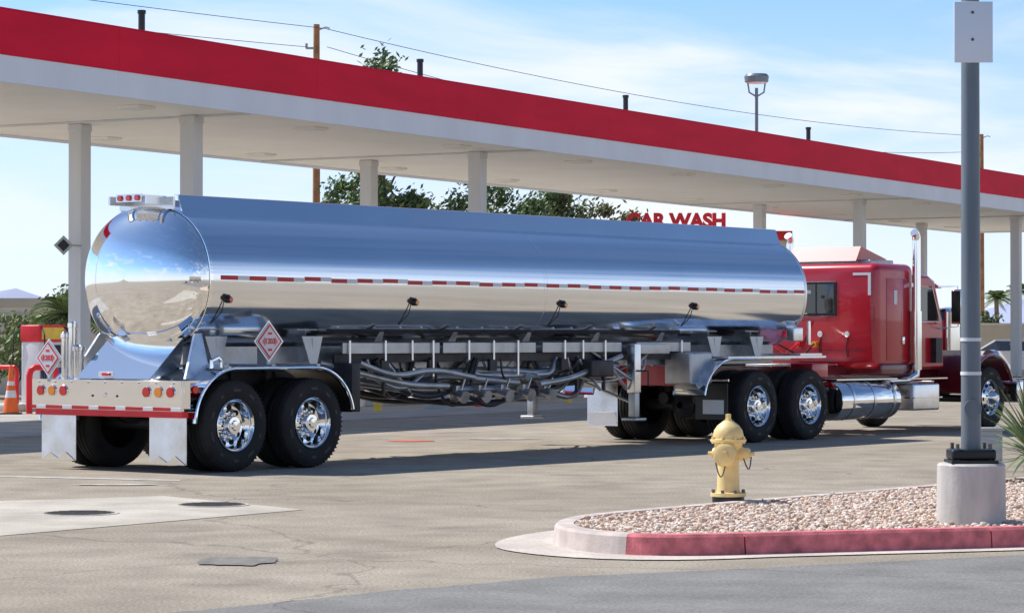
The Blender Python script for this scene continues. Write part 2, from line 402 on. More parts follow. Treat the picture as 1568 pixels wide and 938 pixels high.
# ------------------------------------------------------------ truck frame transform
TH=math.atan2(.7826,.6225); O=(-4.058,30.378,0)
def wheel(w,x,sg,kind='dual',z=.52,of=1.25):
    o=Vector((x,sg*of,z)); ax=Vector((0,sg,0))
    tp=[(-.03,.292),(-.008,.33),(0,.40),(-.006,.45),(-.025,.495),(-.045,.512),(-.075,.518),(-.08,.508),(-.09,.508),(-.095,.519),(-.135,.520),(-.14,.508),(-.15,.508),(-.155,.520),(-.2,.519),(-.205,.508),(-.215,.508),(-.22,.518),(-.255,.512),(-.275,.495),(-.294,.45),(-.3,.40),(-.292,.33),(-.27,.292)]
    w.lathe(o,ax,tp,'rubber',56)
    for i in range(60):
        a=2*math.pi*i/60; c=o+Vector((math.cos(a)*.500,-sg*.036,math.sin(a)*.500))
        w.box(c,(.022,.03,.014),'rubber',Matrix.Rotation(-a,3,'Y'))
    for i in range(10):
        a=2*math.pi*i/10+.3; c=o+Vector((math.cos(a)*.395,sg*.001,math.sin(a)*.395)); w.box(c,(.03,.004,.05+.03*(i%3)),'frame',Matrix.Rotation(-a,3,'Y'))
    if kind=='dual':
        w.lathe(o-ax*.335,ax,tp,'rubber',40)
        w.lathe(o,ax,[(-.03,.292),(-.012,.296),(-.006,.287),(-.02,.272),(-.06,.262),(-.13,.257),(-.155,.245),(-.165,.21),(-.16,.165),(-.135,.125),(-.13,.11)],'mirror',48)
        w.lathe(o,ax,[(-.135,.112),(-.04,.10),(-.03,.095),(-.028,.06),(-.01,.05),(-.008,.001)],'chrome',32)
        hh=-.158;rh=.205
    else:
        w.lathe(o,ax,[(-.03,.292),(-.012,.296),(-.006,.287),(-.03,.268),(-.06,.25),(-.045,.215),(-.015,.165),(0,.12),(.005,.11)],'mirror',48)
        w.lathe(o,ax,[(0,.115),(.05,.10),(.07,.085),(.10,.05),(.105,.001)],'chrome',32)
        hh=-.034;rh=.208
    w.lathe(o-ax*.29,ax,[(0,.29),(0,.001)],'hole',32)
    for i in range(10):
        a=2*math.pi*i/10+.1
        c=o+Vector((math.cos(a)*rh,0,math.sin(a)*rh))+ax*hh
        w.cyl(c-ax*.01,c+ax*(.006),.031,'hole',seg=14)
        a+=math.pi/10
        c=o+Vector((math.cos(a)*.143,0,math.sin(a)*.143))+ax*(hh+.012)
        w.cyl(c,c+ax*.045,.017,'chrome',seg=8)
# ------------------------------------------------------------ TANK TRAILER
tr=empty('tank_trailer',O,TH)
TW,THH,TZ=1.0,.845,2.165
def ell(a,sx=1.0): 
    c_,s_=math.cos(a),math.sin(a); p_=.93
    return (TW*sx*math.copysign(abs(c_)**p_,c_),TZ+THH*sx*math.copysign(abs(s_)**p_,s_))
def surf_y(z):
    q=abs((z-TZ)/THH)**(1/.93); return TW*(max(0,1-q*q)**.5)**.93
t=MB(); seg=144
def dome(x0,dirn,depth,n=16):
    r=[]
    for i in range(n+1):
        a=math.pi/2*i/n; r.append((x0+dirn*depth*math.sin(a),max(math.cos(a),.0005)))
    return r
rear=dome(-.13,-1,.42)[::-1]
shell=[(-.13,1.0),(2.8,1),(5.9,1),(9,1),(12.3,1)]; front=dome(12.3,1,.34)
def rings(rs,k):
    vs=[];fs=[]
    for (x,s) in rs:
        for j in range(seg):
            y,z=ell(2*math.pi*(j+.5)/seg,s); vs.append((x,y,z))
    for i in range(len(rs)-1):
        for j in range(seg):
            q=(j+1)%seg; fs.append((i*seg+j,i*seg+q,(i+1)*seg+q,(i+1)*seg+j))
    t.add(vs,fs,k)
rings(rear,'mirror'); rings(shell,'tank'); rings(front,'mirror')
for x,wd,sc,k in [(-.15,.05,1.010,'mirror'),(12.29,.05,1.008,'alu'),(2.9,.012,1.0015,'tank'),(5.95,.02,1.0025,'tank'),(6.0,.006,1.003,'alu'),(9.1,.012,1.0015,'tank')]:
    rings([(x-wd/2,1.0),(x-wd/2+.002,sc),(x+wd/2-.002,sc),(x+wd/2,1.0)],k)
t.obj('tank_shell',tr,smooth=30)
r=MB()
for sg in(-1,1):
    A=[(.53,2.89),(.45,3.12),(.38,3.13),(.38,3.115),(.435,3.105),(.51,2.885)]
    r.extr([(-.13,sg*y,z) for y,z in A],(12.45,0,0),'tank')
    r.extr([(-.13,sg*y,z) for y,z in [(.530,2.885),(.555,2.875),(.555,2.885),(.532,2.90)]],(12.45,0,0),'frame')
r.bx(-.20,-.17,-.44,.44,2.96,3.10,'alu'); r.bx(12.3,12.32,-.42,.42,2.9,3.08,'alu')
r.box((-.32,0,3.10),(.26,.42,.04),'alu'); r.bx(-.47,-.45,-.21,.21,3.04,3.13,'alu')
r.box((-.34,-.30,3.06),(.3,.03,.10),'alu'); r.box((-.34,.30,3.06),(.3,.03,.10),'alu')
for y in(-.14,0,.14):
    r.cyl((-.47,y,3.085),(-.49,y,3.085),.034,'lensred',seg=16)
for x in(1.6,4.2,6.6,8.8,11.0):
    r.cyl((x,0,2.98),(x,0,3.06),.26,'alu',seg=28); r.cyl((x,0,3.06),(x,0,3.09),.20,'galv',seg=28)
r.obj('spill_rails',tr,smooth=30)
tp=MB(); rnd=random.Random(9)
for sg in(-1,1):
    x=0.0
    while x<12.1:
        j=rnd.uniform(-.008,.008); yy=surf_y(2.18+j)
        tp.bx(x,x+.27,sg*(yy-.01),sg*1.004,2.155+j,2.205+j,'tapered')
        tp.bx(x+.272,x+.458,sg*(yy-.01),sg*1.0035,2.155+j,2.205+j,'tapewhite'); x+=.46
tp.obj('reflective_tape',tr,smooth=0)
sl=MB()
for x,k in [(.12,'lensred'),(3.35,'lensamb'),(6.35,'lensamb'),(9.4,'lensamb')]:
    zz=1.93; y=-surf_y(zz)
    sl.bx(x-.02,x+.02,y-.01,y+.05,zz-.03,zz+.035,'galv')
    sl.tube([(x-.06,y,zz+.03),(x-.05,y-.02,zz+.05),(x,y-.055,zz+.04)],.016,'frame',8)
    sl.cyl((x,y-.0,zz),(x,y-.065,zz),.038,'frame',seg=18); sl.cyl((x,y-.065,zz),(x,y-.078,zz),.028,k,seg=18)
    sl.tube([(x-.05,y-.01,zz-.02),(x-.06,y+.02,zz-.14),(x-.12,-surf_y(zz-.27)-.006,zz-.27)],.007,'frame',6)
sl.obj('side_marker_lamps',tr)
f=MB()
for sg in(-1,1):
    f.bx(-.3,12.1,sg*.50-.04,sg*.50+.04,1.12,1.40,'galv')
    for (a,c_) in [(2.25,4.05),(4.12,6.0),(6.15,7.9),(8.25,9.55)]:
        f.bx(a,c_,sg*.80-.010,sg*.80+.010,1.31,1.44,'galv')
    f.bx(2.2,9.6,sg*.60-.10,sg*.79,1.41,1.42,'frame')
    f.bx(2.2,9.6,sg*.70-.02,sg*.70+.02,1.20,1.31,'frame')
xs=[2.35,3.0,3.5,3.9,4.6,5.1,5.6,6.6,7.0,7.5,9.3]
for i,x in enumerate(xs):
    for sg in(-1,1):
        f.bx(x-.016,x+.016,sg*.812,sg*.84,1.02 if i%3==0 else 1.22,1.47,'alu')
        if i%2: f.bx(x-.07,x+.07,sg*.78,sg*.83,1.08,1.23,'frame')
for x in(2.9,4.3,5.8,7.3,8.8):
    for sg in(-1,1): f.extr([(x-.07,sg*.80,1.45),(x+.07,sg*.80,1.45),(x+.03,sg*.87,1.57),(x-.03,sg*.87,1.57)],(0,-sg*.02,0),'galv')
for x in [.15,1.75,10.2,11.3]:
    for sg in(-1,1):
        f.extr([(x-.18,sg*.78,1.52),(x+.18,sg*.78,1.52),(x+.06,sg*.80,1.18),(x-.06,sg*.80,1.18)],(0,-sg*.02,0),'galv')
        f.extr([(x-.01,sg*.45,1.20),(x-.01,sg*.79,1.22),(x-.01,sg*.79,1.50),(x-.01,sg*.45,1.5)],(.02,0,0),'galv')
for x in range(0,12): f.bx(x-.03,x+.03,-.46,.46,1.14,1.24,'galv')
f.obj('subframe',tr,smooth=0,bevel=.003)
p=MB(); rnd=random.Random(5)
def pp(pts,r=.05,k='pipe',rc=.18): 
    P=[Vector(q) for q in pts]; out=[P[0]]
    for i in range(1,len(P)-1):
        a=(P[i-1]-P[i]); b_=(P[i+1]-P[i]); l=min(rc,a.length/2.05,b_.length/2.05)
        s0=P[i]+a.normalized()*l; s1=P[i]+b_.normalized()*l
        for q in range(6):
            t_=q/5; out.append((1-t_)**2*s0+2*t_*(1-t_)*P[i]+t_*t_*s1)
    out.append(P[-1]); p.tube(out,r,k,10)
pp([(2.6,-.35,1.35),(2.6,-.35,1.0),(3.6,-.75,.86),(5.4,-.8,.84)],.055)
pp([(3.4,-.2,1.4),(3.4,-.2,.95),(4.4,-.7,1.02),(5.6,-.82,.92)],.055)
pp([(7.2,-.2,1.4),(7.2,-.2,1.05),(6.5,-.6,.95),(5.8,-.85,1.0)],.055)
pp([(8.0,-.1,1.35),(7.6,-.3,1.12),(6.6,-.7,.80),(5.5,-.8,.74)],.05)
pp([(4.5,.1,1.4),(4.5,.1,.9),(5.0,-.5,.85),(5.2,-.85,.85)],.06)
pp([(2.2,.3,1.1),(4.2,.45,.95),(7.6,.5,1.12)],.07,'frame')
pp([(2.1,-.6,1.15),(3.2,-.7,1.08),(4.4,-.85,.82),(4.9,-.9,.62),(5.3,-.9,.72)],.03,'frame')
pp([(2.3,-.5,1.1),(3.6,-.4,.75),(5.2,-.3,.62),(6.6,-.4,.75),(7.9,-.6,1.1)],.028,'frame',.6)
pp([(2.4,.1,1.1),(3.6,.0,.7),(5.2,.1,.66),(6.6,.1,.8),(7.9,.0,1.1)],.03,'frame',.6)
pp([(1.95,-.7,1.20),(3.4,-.85,.92),(4.1,-.9,.90)],.04,'galv',.3)
pp([(7.9,-.8,1.25),(6.6,-.92,.96),(5.9,-.94,.90)],.04,'galv',.3)
pp([(7.95,-.7,1.12),(7.0,-.6,1.16),(6.2,-.75,1.02),(5.4,-.72,1.10),(4.4,-.6,1.05)],.05,'pipe',.4)
pp([(2.5,-.85,1.20),(3.1,-.9,1.02),(3.8,-.9,1.12),(4.6,-.92,1.0)],.035,'galv',.35)
for i in range(26):
    a=rnd.uniform(2.2,7.0); l=rnd.uniform(.5,1.8); y=rnd.uniform(-.92,-.2); z=rnd.uniform(.72,1.10)
    pp([(a,y,1.24),(a+rnd.uniform(.0,.2),y,z+.1),(a+l*.5,y+rnd.uniform(-.1,.1),z+rnd.uniform(-.14,.08)),(a+l,y+rnd.uniform(-.1,.1),z+rnd.uniform(-.05,.2)),(a+l+.15,y,1.24)],rnd.choice([.01,.014,.02,.03,.04]),rnd.choice(['frame','pipe','frame','black','frame','galv']),.35)
for i,x in enumerate((4.3,4.75,5.2,5.65,6.1)):
    p.cyl((x,-.85,.80),(x,-1.0,.76),.07,'pipe',seg=18); p.cyl((x,-1.0,.76),(x,-1.02,.755),.08,'galv',seg=18)
    p.cyl((x,-.85,.80),(x,-.3,.95),.055,'pipe',seg=12); p.cyl((x,-.3,.95),(x,-.2,1.45),.055,'frame',seg=12)
    p.bx(x-.06,x+.06,-.92,-.82,.72,.90,'galv'); p.box((x+.05,-.94,.92),(.02,.02,.14),'galv',Matrix.Rotation(.5,3,'Y'))
for x in(3.0,6.9,7.5):
    p.bx(x-.02,x+.02,-.82,-.78,.80,1.25,'frame'); p.cyl((x,-.8,1.25),(x+.5,-.82,.80),.022,'galv',seg=8); p.cyl((x,.6,1.3),(x+.5,.5,.75),.025,'frame',seg=8)
p.cyl((2.9,-.6,1.25),(3.9,.5,.70),.03,'galv',seg=8); p.cyl((7.4,-.6,1.25),(6.4,.5,.70),.03,'galv',seg=8)
for (x,y,z,l,r_) in [(3.2,.2,.98,.8,.14),(6.8,.25,.95,.7,.14),(2.65,-.2,.95,.45,.11),(4.4,.5,.95,1.0,.12)]:
    p.cyl((x,y,z),(x+l,y,z),r_,'frame',seg=20)
p.rbox(7.0,7.5,-.98,-.6,.98,1.20,'frame',.02)
p.rbox(2.15,2.3,-1.05,-.25,.62,1.20,'frame',.01)
p.obj('discharge_piping',tr,smooth=40)
ax=MB()
for x in(0,1.27):
    ax.cyl((x,-.95,.52),(x,.95,.52),.07,'frame',seg=16)
    for sg in(-1,1):
        ax.cyl((x+.1,sg*.4,.5),(x+.1,sg*.4,1.12),.10,'black',seg=16); ax.extr([(x-.1,sg*.44,1.12),(x-.6,sg*.44,1.12),(x-.55,sg*.44,.75),(x-.4,sg*.44,.6),(x+.15,sg*.44,.45)],(0,sg*.05,0),'frame')
        ax.cyl((x-.25,sg*.3,.65),(x-.05,sg*.3,.6),.09,'frame',seg=14)
ax.bx(-.5,1.9,-.45,.45,1.0,1.10,'frame')
ax.obj('axles_and_suspension',tr)
w=MB()
for x in(0,1.27):
    for sg in(-1,1): wheel(w,x,sg)
w.obj('wheels',tr,smooth=35)
fd=MB()
def fender(mb,pts,y0,y1,k,th=.015,inner=None):
    top=[(x,z) for x,z in pts]; n=len(top); vs=[];fs=[]
    for (x,z) in top: vs+=[(x,y0,z),(x,y1,z)]
    for i in range(n-1): fs.append((2*i,2*i+1,2*i+3,2*i+2))
    mb.add(vs,fs,k)
    for y in(y0,y1): mb.tube([(x,y,z) for x,z in top],th,k,6)
    if inner:
        vs=[];fs=[]
        cx=sum(x for x,z in top)/n
        for (x,z) in top:
            vs+=[(x+(cx-x)*.02,y0,z-.02),(x+(cx-x)*.02,y1-(y1-y0)*.03,z-.02)]
        for i in range(n-1): fs.append((2*i,2*i+1,2*i+3,2*i+2))
        mb.add(vs,fs,inner)
def arcp(cx,cz,rx,rz,a0,a1,n=10): return [(cx+rx*math.cos(R(a0+(a1-a0)*i/n)),cz+rz*math.sin(R(a0+(a1-a0)*i/n))) for i in range(n+1)]
fp=arcp(0.0,.56,.66,.60,180,95,14)+arcp(1.27,.56,.66,.60,85,10,14)
for sg in(-1,1): fender(fd,fp,sg*.62,sg*1.27,'mirror',.018,'black')
for sg in(-1,1):
    for x in(-.1,.65,1.4): fd.bx(x-.03,x+.03,sg*.5-.0,sg*1.2,1.165,1.20,'galv')
    fd.tube([(-.3,sg*1.15,1.16),(-.3,sg*1.15,1.24),(-.2,sg*1.15,1.28),(-.14,sg*1.15,1.24),(-.14,sg*1.15,1.17)],.025,'chrome',8)
fd.obj('fenders',tr)
b=MB()
b.bx(-.83,-.79,-1.22,1.22,.69,1.03,'mirror')
b.bx(-.79,-.50,-1.20,1.20,1.00,1.03,'mirror')
b.bx(-.79,-.69,-1.22,-1.20,.72,1.03,'mirror'); b.bx(-.79,-.69,1.20,1.22,.72,1.03,'mirror')
b.extr([(-.78,-.66,1.04),(-.26,-.66,1.50),(-.26,-.66,1.04)],(0,1.20,0),'mirror')
b.extr([(-.5,-.95,1.04),(-.2,-.80,1.55),(-.1,-.80,1.55),(-.1,-.95,1.04)],(0,.04,0),'alu')
b.extr([(-.5,.95,1.04),(-.2,.80,1.55),(-.1,.80,1.55),(-.1,.95,1.04)],(0,-.04,0),'alu')
b.bx(-.3,.3,-.5,.5,1.3,1.5,'galv')
for q in range(9): b.cyl((-.832,-1.1+q*.275,1.0),(-.838,-1.1+q*.275,1.0),.012,'galv',seg=8)
x=-1.22
i=0
while x<1.2:
    b.bx(-.838,-.8305,x,min(1.22,x+(.28 if i%2 else .16)),.695,.735,'tapered' if i%2 else 'tapewhite'); x+=(.28 if i%2 else .16); i+=1
b.bx(-.80,-.70,-1.2,1.2,.62,.69,'signred')
for yy,k in [(1.06,'lensred'),(.87,'lensamb'),(.68,'lensred')]:
    for sg in(-1,1):
        b.cyl((-.83,sg*yy,.90),(-.842,sg*yy,.90),.068,'chrome',seg=24); b.cyl((-.842,sg*yy,.90),(-.856,sg*yy,.90),.056,k,seg=24)
b.bx(-.77,-.76,-.07,.17,1.065,1.12,'tapewhite'); b.bx(-.79,-.77,-.03,.10,1.075,1.105,'lensred')
b.cyl((-.83,.0,.86),(-.84,.0,.86),.03,'chrome')
for y in(-.2,.2): b.cyl((-.83,y,.85),(-.84,y,.85),.014,'frame',seg=8)
b.cyl((-.62,-1.20,.93),(-.62,-1.235,.93),.045,'lensred',seg=18)
for y,z0,z1,rr in [(.95,1.25,1.62,.05),(1.08,1.2,1.5,.045),(.85,1.05,1.35,.06)]:
    b.cyl((-.45,y,z0-.2),(-.45,y,z1),rr,'chrome',seg=18); b.lathe((-.45,y,z1),(0,0,1),[(0,rr*1.25),(.05,rr*1.25),(.07,rr*.8),(.07,.001)],'chrome',18)
b.obj('rear_bumper_and_lights',tr,bevel=.004)
mf=MB()
for sg in(-1,1):
    a,c=sorted((sg*.60,sg*1.18))
    mf.rbox(-.72,-.705,a,c,.10,.64,'alu',.003,1)
    mf.extr([(-.726,a,.10),(-.726,(a+c)/2-.12,.20),(-.726,(a+c)/2,.12),(-.726,(a+c)/2+.14,.19),(-.726,c,.10)],(-.004,0,0),'chrome')
mf.obj('mud_flaps',tr,smooth=0)
def placard(mb,c,n,up,sz,parent):
    c=Vector(c); n=Vector(n).normalized(); up=Vector(up); sd=up.cross(n).normalized()
    def dia(s,o,k,th=.006):
        P=[c+n*o+up*s,c+n*o+sd*s,c+n*o-up*s,c+n*o-sd*s]; mb.extr(P,n*th,k)
    dia(sz*1.12,-.01,'alu'); dia(sz,0,'tapewhite'); dia(sz*.92,.004,'signred'); dia(sz*.80,.0075,'tapewhite')
    rot=Matrix((sd,up,n)).transposed()
    for dx,hh in [(-.52,.2),(-.40,.38),(.40,.38),(.52,.2)]:
        mb.box(c+n*.014+sd*(dx*sz)+up*(sz*.0),(sz*.06,sz*hh*1.1,.004),'signred',rot)
    for dy in(-.45,.42): mb.box(c+n*.014+up*(dy*sz),(sz*.30,sz*.12,.004),'signred',rot)
    return rot
pl=MB()
rt=placard(pl,(.72,-1.06,1.46),(0,-1,0),(0,0,1),.215,tr)
text('placard_number','1203',(.72,-1.076,1.46),rt.to_euler(),.085,'signred',tr,.001,bold=.003)
pl.bx(.69,.75,-1.05,-.9,1.2,1.4,'galv')
rt=placard(pl,(-.84,.93,1.27),(-1,0,0),(0,0,1),.20,tr)
text('placard_text','1203',(-.856,.93,1.27),rt.to_euler(),.08,'signred',tr,.001,bold=.003)
pl.bx(-.83,-.80,.90,.96,1.0,1.2,'galv')
pl.obj('hazard_placards',tr,smooth=0)
lg=MB()
for sg in(-1,1):
    y=sg*.88
    lg.rbox(8.02,8.16,y-.07,y+.07,.75,1.42,'alu',.01); lg.rbox(8.035,8.145,y-.055,y+.055,.42,.78,'galv',.008)
    lg.rbox(7.96,8.22,y-.12,y+.12,.37,.41,'galv',.01)
    lg.cyl((8.09,y,1.1),(8.8,y*.8,1.38),.025,'galv'); lg.cyl((8.09,y,.9),(7.2,y*.8,1.38),.025,'galv')
    lg.rbox(8.17,8.9,y-.03,y+.03,1.28,1.42,'galv',.008)
lg.cyl((8.09,-.9,.98),(8.09,.9,.98),.03,'galv'); lg.cyl((8.09,-.88,.6),(8.09,.88,1.2),.02,'galv')
lg.tube([(8.09,-.95,1.05),(8.09,-1.12,1.05),(8.09,-1.12,.85),(8.09,-1.2,.85)],.014,'frame',6)
lg.obj('landing_gear',tr,bevel=.003)
fr=MB()
fr.bx(9.6,12.5,-.60,.60,1.17,1.22,'galv'); fr.bx(11.9,12.5,-1.15,1.15,1.24,1.27,'alu')
fr.bx(9.9,12.5,-1.22,-.95,1.205,1.235,'alu'); fr.bx(9.9,12.5,.95,1.22,1.205,1.235,'alu')
fr.rbox(9.2,9.75,-1.05,-.6,.85,1.3,'galv',.03); fr.rbox(9.2,9.75,.6,1.05,.85,1.3,'galv',.03)
for sg in(-1,1): fender(fr,arcp(10.05,.62,.78,.585,172,95)+[(10.6,1.203)],sg*.7,sg*1.24,'mirror',.014,'black')
fr.cyl((12.45,-.95,1.4),(12.45,-.95,1.75),.03,'chrome'); fr.cyl((12.5,-.8,1.35),(12.5,-1.0,1.75),.02,'signred')
fr.rbox(12.05,12.3,-.95,-.80,1.45,1.66,'alu',.02)
fr.obj('front_coupler',tr)

# ------------------------------------------------------------ SEMI TRUCK
tk=empty('semi_truck',O,TH)
w=MB()
for x in(10.65,12.03):
    for sg in(-1,1): wheel(w,x,sg)
for sg in(-1,1): wheel(w,17.65,sg,'steer',of=1.2)
w.obj('wheels',tk,smooth=35)
c=MB()
for sg in(-1,1): c.bx(9.75,18.6,sg*.42-.04,sg*.42+.04,.80,1.06,'darkred')
for x in(9.8,11.3,12.8,14,15.2,16.4): c.bx(x-.05,x+.05,-.37,.37,.84,1.02,'darkred')
for x in(10.65,12.03): 
    c.cyl((x,-.95,.52),(x,.95,.52),.08,'frame'); c.lathe((x,0,.52),(1,0,0),[(-.2,.05),(-.12,.2),(.12,.2),(.2,.05)],'frame',18)
    for sg in(-1,1): c.cyl((x+.15,sg*.42,.5),(x+.15,sg*.42,.79),.12,'black'); c.cyl((x-.2,sg*.3,.62),(x-.02,sg*.3,.62),.09,'frame')
c.cyl((17.65,-.95,.5),(17.65,.95,.5),.06,'frame')
c.lathe((11.35,0,1.08),(0,0,1),[(0,.001),(0,.46),(.05,.46),(.05,.001)],'frame',28)
c.bx(9.68,9.74,-.55,.55,.82,1.1,'red'); c.rbox(12.55,13.0,-.95,-.55,.9,1.12,'red',.02)
c.cyl((9.68,-.48,.97),(9.66,-.48,.97),.05,'lensred'); c.cyl((9.68,.48,.97),(9.66,.48,.97),.05,'lensred')
c.bx(12.85,14.1,-.45,.45,1.07,1.10,'alu')
c.cyl((9.9,.5,.9),(9.9,1.22,.9),.02,'chrome'); c.bx(9.80,9.815,.65,1.2,.22,.86,'alu'); c.bx(9.796,9.799,.67,1.18,.24,.42,'tapewhite')
c.cyl((9.9,-.5,.9),(9.9,-1.22,.9),.02,'chrome'); c.bx(9.90,9.915,-1.2,-.65,.34,.86,'black'); c.bx(9.896,9.899,-1.14,-.78,.42,.62,'tapewhite')
c.obj('chassis',tk,bevel=.003)
ft=MB()
for sg in(-1,1):
    y=sg*.92
    ft.lathe((12.98,y,.55),(1,0,0),[(0,.001),(.0,.2),(.03,.285),(.06,.30),(1.72,.30),(1.75,.285),(1.78,.2),(1.78,.001)],'mirror',40)
    for x in(13.3,13.9,14.5): ft.lathe((x,y,.55),(1,0,0),[(0,.306),(.06,.306)],'alu',40)
    ft.bx(13.0,14.8,sg*.8,sg*1.1,.855,.875,'alu')
    ft.rbox(15.15,15.95,sg*.72,sg*1.2,.36,.78,'alu',.03)
    ft.bx(15.12,16.0,sg*1.0,sg*1.22,.55,.57,'chrome'); ft.bx(14.95,16.2,sg*1.0,sg*1.2,.85,.87,'chrome')
ft.obj('fuel_tanks_and_steps',tk)
s=MB()
s.rbox(14.2,15.38,-1.08,1.08,1.02,2.66,'red',.13,5)
s.rbox(14.32,15.35,-1.10,1.10,.92,1.10,'darkred',.03)
s.extr([(14.35,-.62,2.70),(15.1,-.62,2.70),(15.3,-.62,2.74),(14.5,-.62,2.93)],(0,1.24,0),'red')
s.rbox(14.5,15.2,-.8,.8,2.64,2.72,'galv',.02)
s.obj('sleeper_body',tk,smooth=40)
s=MB()
s.rbox(14.185,14.2,-.36,.36,1.84,2.38,'black',.003,1); s.rbox(14.18,14.19,-.32,.32,1.88,2.34,'glass',.004,1)
s.bx(14.175,14.182,-.012,.012,1.88,2.34,'black')
s.rbox(14.50,15.12,-1.088,-1.078,1.15,2.42,'red',.004,2)
for (x0,x1,z0,z1) in [(14.49,14.5,1.15,2.42),(15.12,15.13,1.15,2.42),(14.49,15.13,2.42,2.43),(14.49,15.13,1.14,1.15)]: s.bx(x0,x1,-1.084,-1.0805,z0,z1,'darkred')
s.rbox(14.70,14.80,-1.10,-1.085,2.02,2.24,'tapewhite',.004,1); s.rbox(14.95,15.02,-1.11,-1.085,1.40,1.52,'chrome',.008)
s.bx(14.194,14.2,-.98,-.66,2.47,2.51,'tapewhite'); s.bx(14.194,14.2,-.98,-.93,2.16,2.47,'tapewhite')
for z in(1.15,1.3): s.bx(14.19,14.2,-.9,.9,z,z+.012,'darkred')
for q in range(14): 
    for yy in(-1.0,1.0): s.cyl((14.2,yy,1.15+q*.1),(14.195,yy,1.15+q*.1),.008,'darkred',seg=6)
for y in(-.57,-.08): 
    s.cyl((14.2,y,1.56),(14.16,y,1.56),.045,'chrome',seg=18); s.cyl((14.16,y,1.56),(14.15,y,1.56),.033,'tapewhite',seg=18); s.tube([(14.19,y,1.5),(14.17,y+.02,1.36),(14.18,y,1.2)],.01,'frame',6)
s.cyl((14.2,.3,1.4),(14.1,.3,1.4),.05,'lensred'); s.cyl((14.2,.0,1.4),(14.1,.0,1.4),.05,'lensamb')
s.tube([(14.1,.3,1.4),(13.6,.2,1.25),(13.0,.1,1.45),(12.6,.1,1.5)],.015,'signred',6)
s.tube([(14.1,0,1.4),(13.6,-.1,1.2),(13.0,-.05,1.4),(12.6,-.1,1.5)],.015,'black',6)
s.obj('sleeper_fittings',tk)
k=MB()
k.extr([(15.38,-.95,1.0),(15.38,-.95,2.44),(15.5,-.95,2.50),(16.05,-.95,2.50),(16.25,-.95,2.42),(16.52,-.95,1.78),(16.55,-.95,1.0)],(0,1.9,0),'red')
k.obj('cab_body',tk,smooth=30,bevel=.05)
k=MB()
k.extr([(15.55,-.96,1.78),(15.55,-.96,2.30),(16.12,-.96,2.30),(16.36,-.96,1.78)],(0,.008,0),'glass')
k.extr([(15.55,.96,1.78),(15.55,.96,2.30),(16.12,.96,2.30),(16.36,.96,1.78)],(0,-.008,0),'glass')
for sg in(-1,1):
    k.tube([(15.53,sg*.958,1.76),(15.53,sg*.958,2.32),(16.13,sg*.958,2.32),(16.39,sg*.958,1.76),(15.53,sg*.958,1.76)],.012,'chrome',6)
    k.rbox(15.55,15.68,sg*.957,sg*.985,1.58,1.62,'chrome',.005)
k.extr([(16.28,-.85,2.36),(16.53,-.85,1.80),(16.535,-.85,1.80),(16.285,-.85,2.365)],(0,1.7,0),'glass')
k.extr([(16.26,-.9,2.40),(16.55,-.9,2.30),(16.56,-.9,2.32),(16.27,-.9,2.43)],(0,1.8,0),'chrome')
for y in(-.6,-.3,0,.3,.6): k.lathe((15.8,y,2.5),(1,0,0),[(0,.02),(.1,.04),(.16,.03),(.17,.001)],'lensamb',12)
for y in(-.35,.35): k.lathe((15.6,y,2.55),(1,0,0),[(0,.02),(.05,.035),(.45,.03),(.55,.06),(.56,.001)],'chrome',14)
k.obj('cab_fittings',tk)
hd=MB()
hp=[(16.5,.66,1.80,1.0),(17.2,.60,1.76,.95),(18.2,.50,1.68,.85),(18.55,.46,1.62,.8)]
vs=[];fs=[]
for x,wd,zt,zb in hp:
    vs+=[(x,-wd,zb),(x,-wd,zt-.14),(x,-wd+.12,zt),(x,wd-.12,zt),(x,wd,zt-.14),(x,wd,zb)]
for i in range(3):
    for j in range(5): fs.append((i*6+j,i*6+j+1,i*6+6+j+1,i*6+6+j))
fs.append((18,19,20,21,22,23)); fs.append((0,1,2,3,4,5))
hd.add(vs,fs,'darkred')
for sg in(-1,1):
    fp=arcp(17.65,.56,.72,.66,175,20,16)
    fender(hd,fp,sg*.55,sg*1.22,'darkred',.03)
    hd.cyl((18.35,sg*.78,1.18),(18.52,sg*.78,1.18),.12,'chrome',seg=20)
    hd.cyl((16.85,sg*.86,1.30),(16.85,sg*.86,1.92),.19,'chrome',seg=28); hd.lathe((16.85,sg*.86,1.92),(0,0,1),[(0,.22),(.05,.2),(.08,.05),(.08,.001)],'chrome',28)
hd.rbox(18.55,18.66,-.44,.44,.75,1.66,'chrome',.03); hd.rbox(18.6,18.8,-1.2,1.2,.42,.8,'chrome',.04)
for i in range(16): hd.bx(18.665,18.68,-.4+i*.053,-.385+i*.053,.85,1.58,'black')
hd.obj('hood_and_fenders',tk,smooth=40)
e=MB()
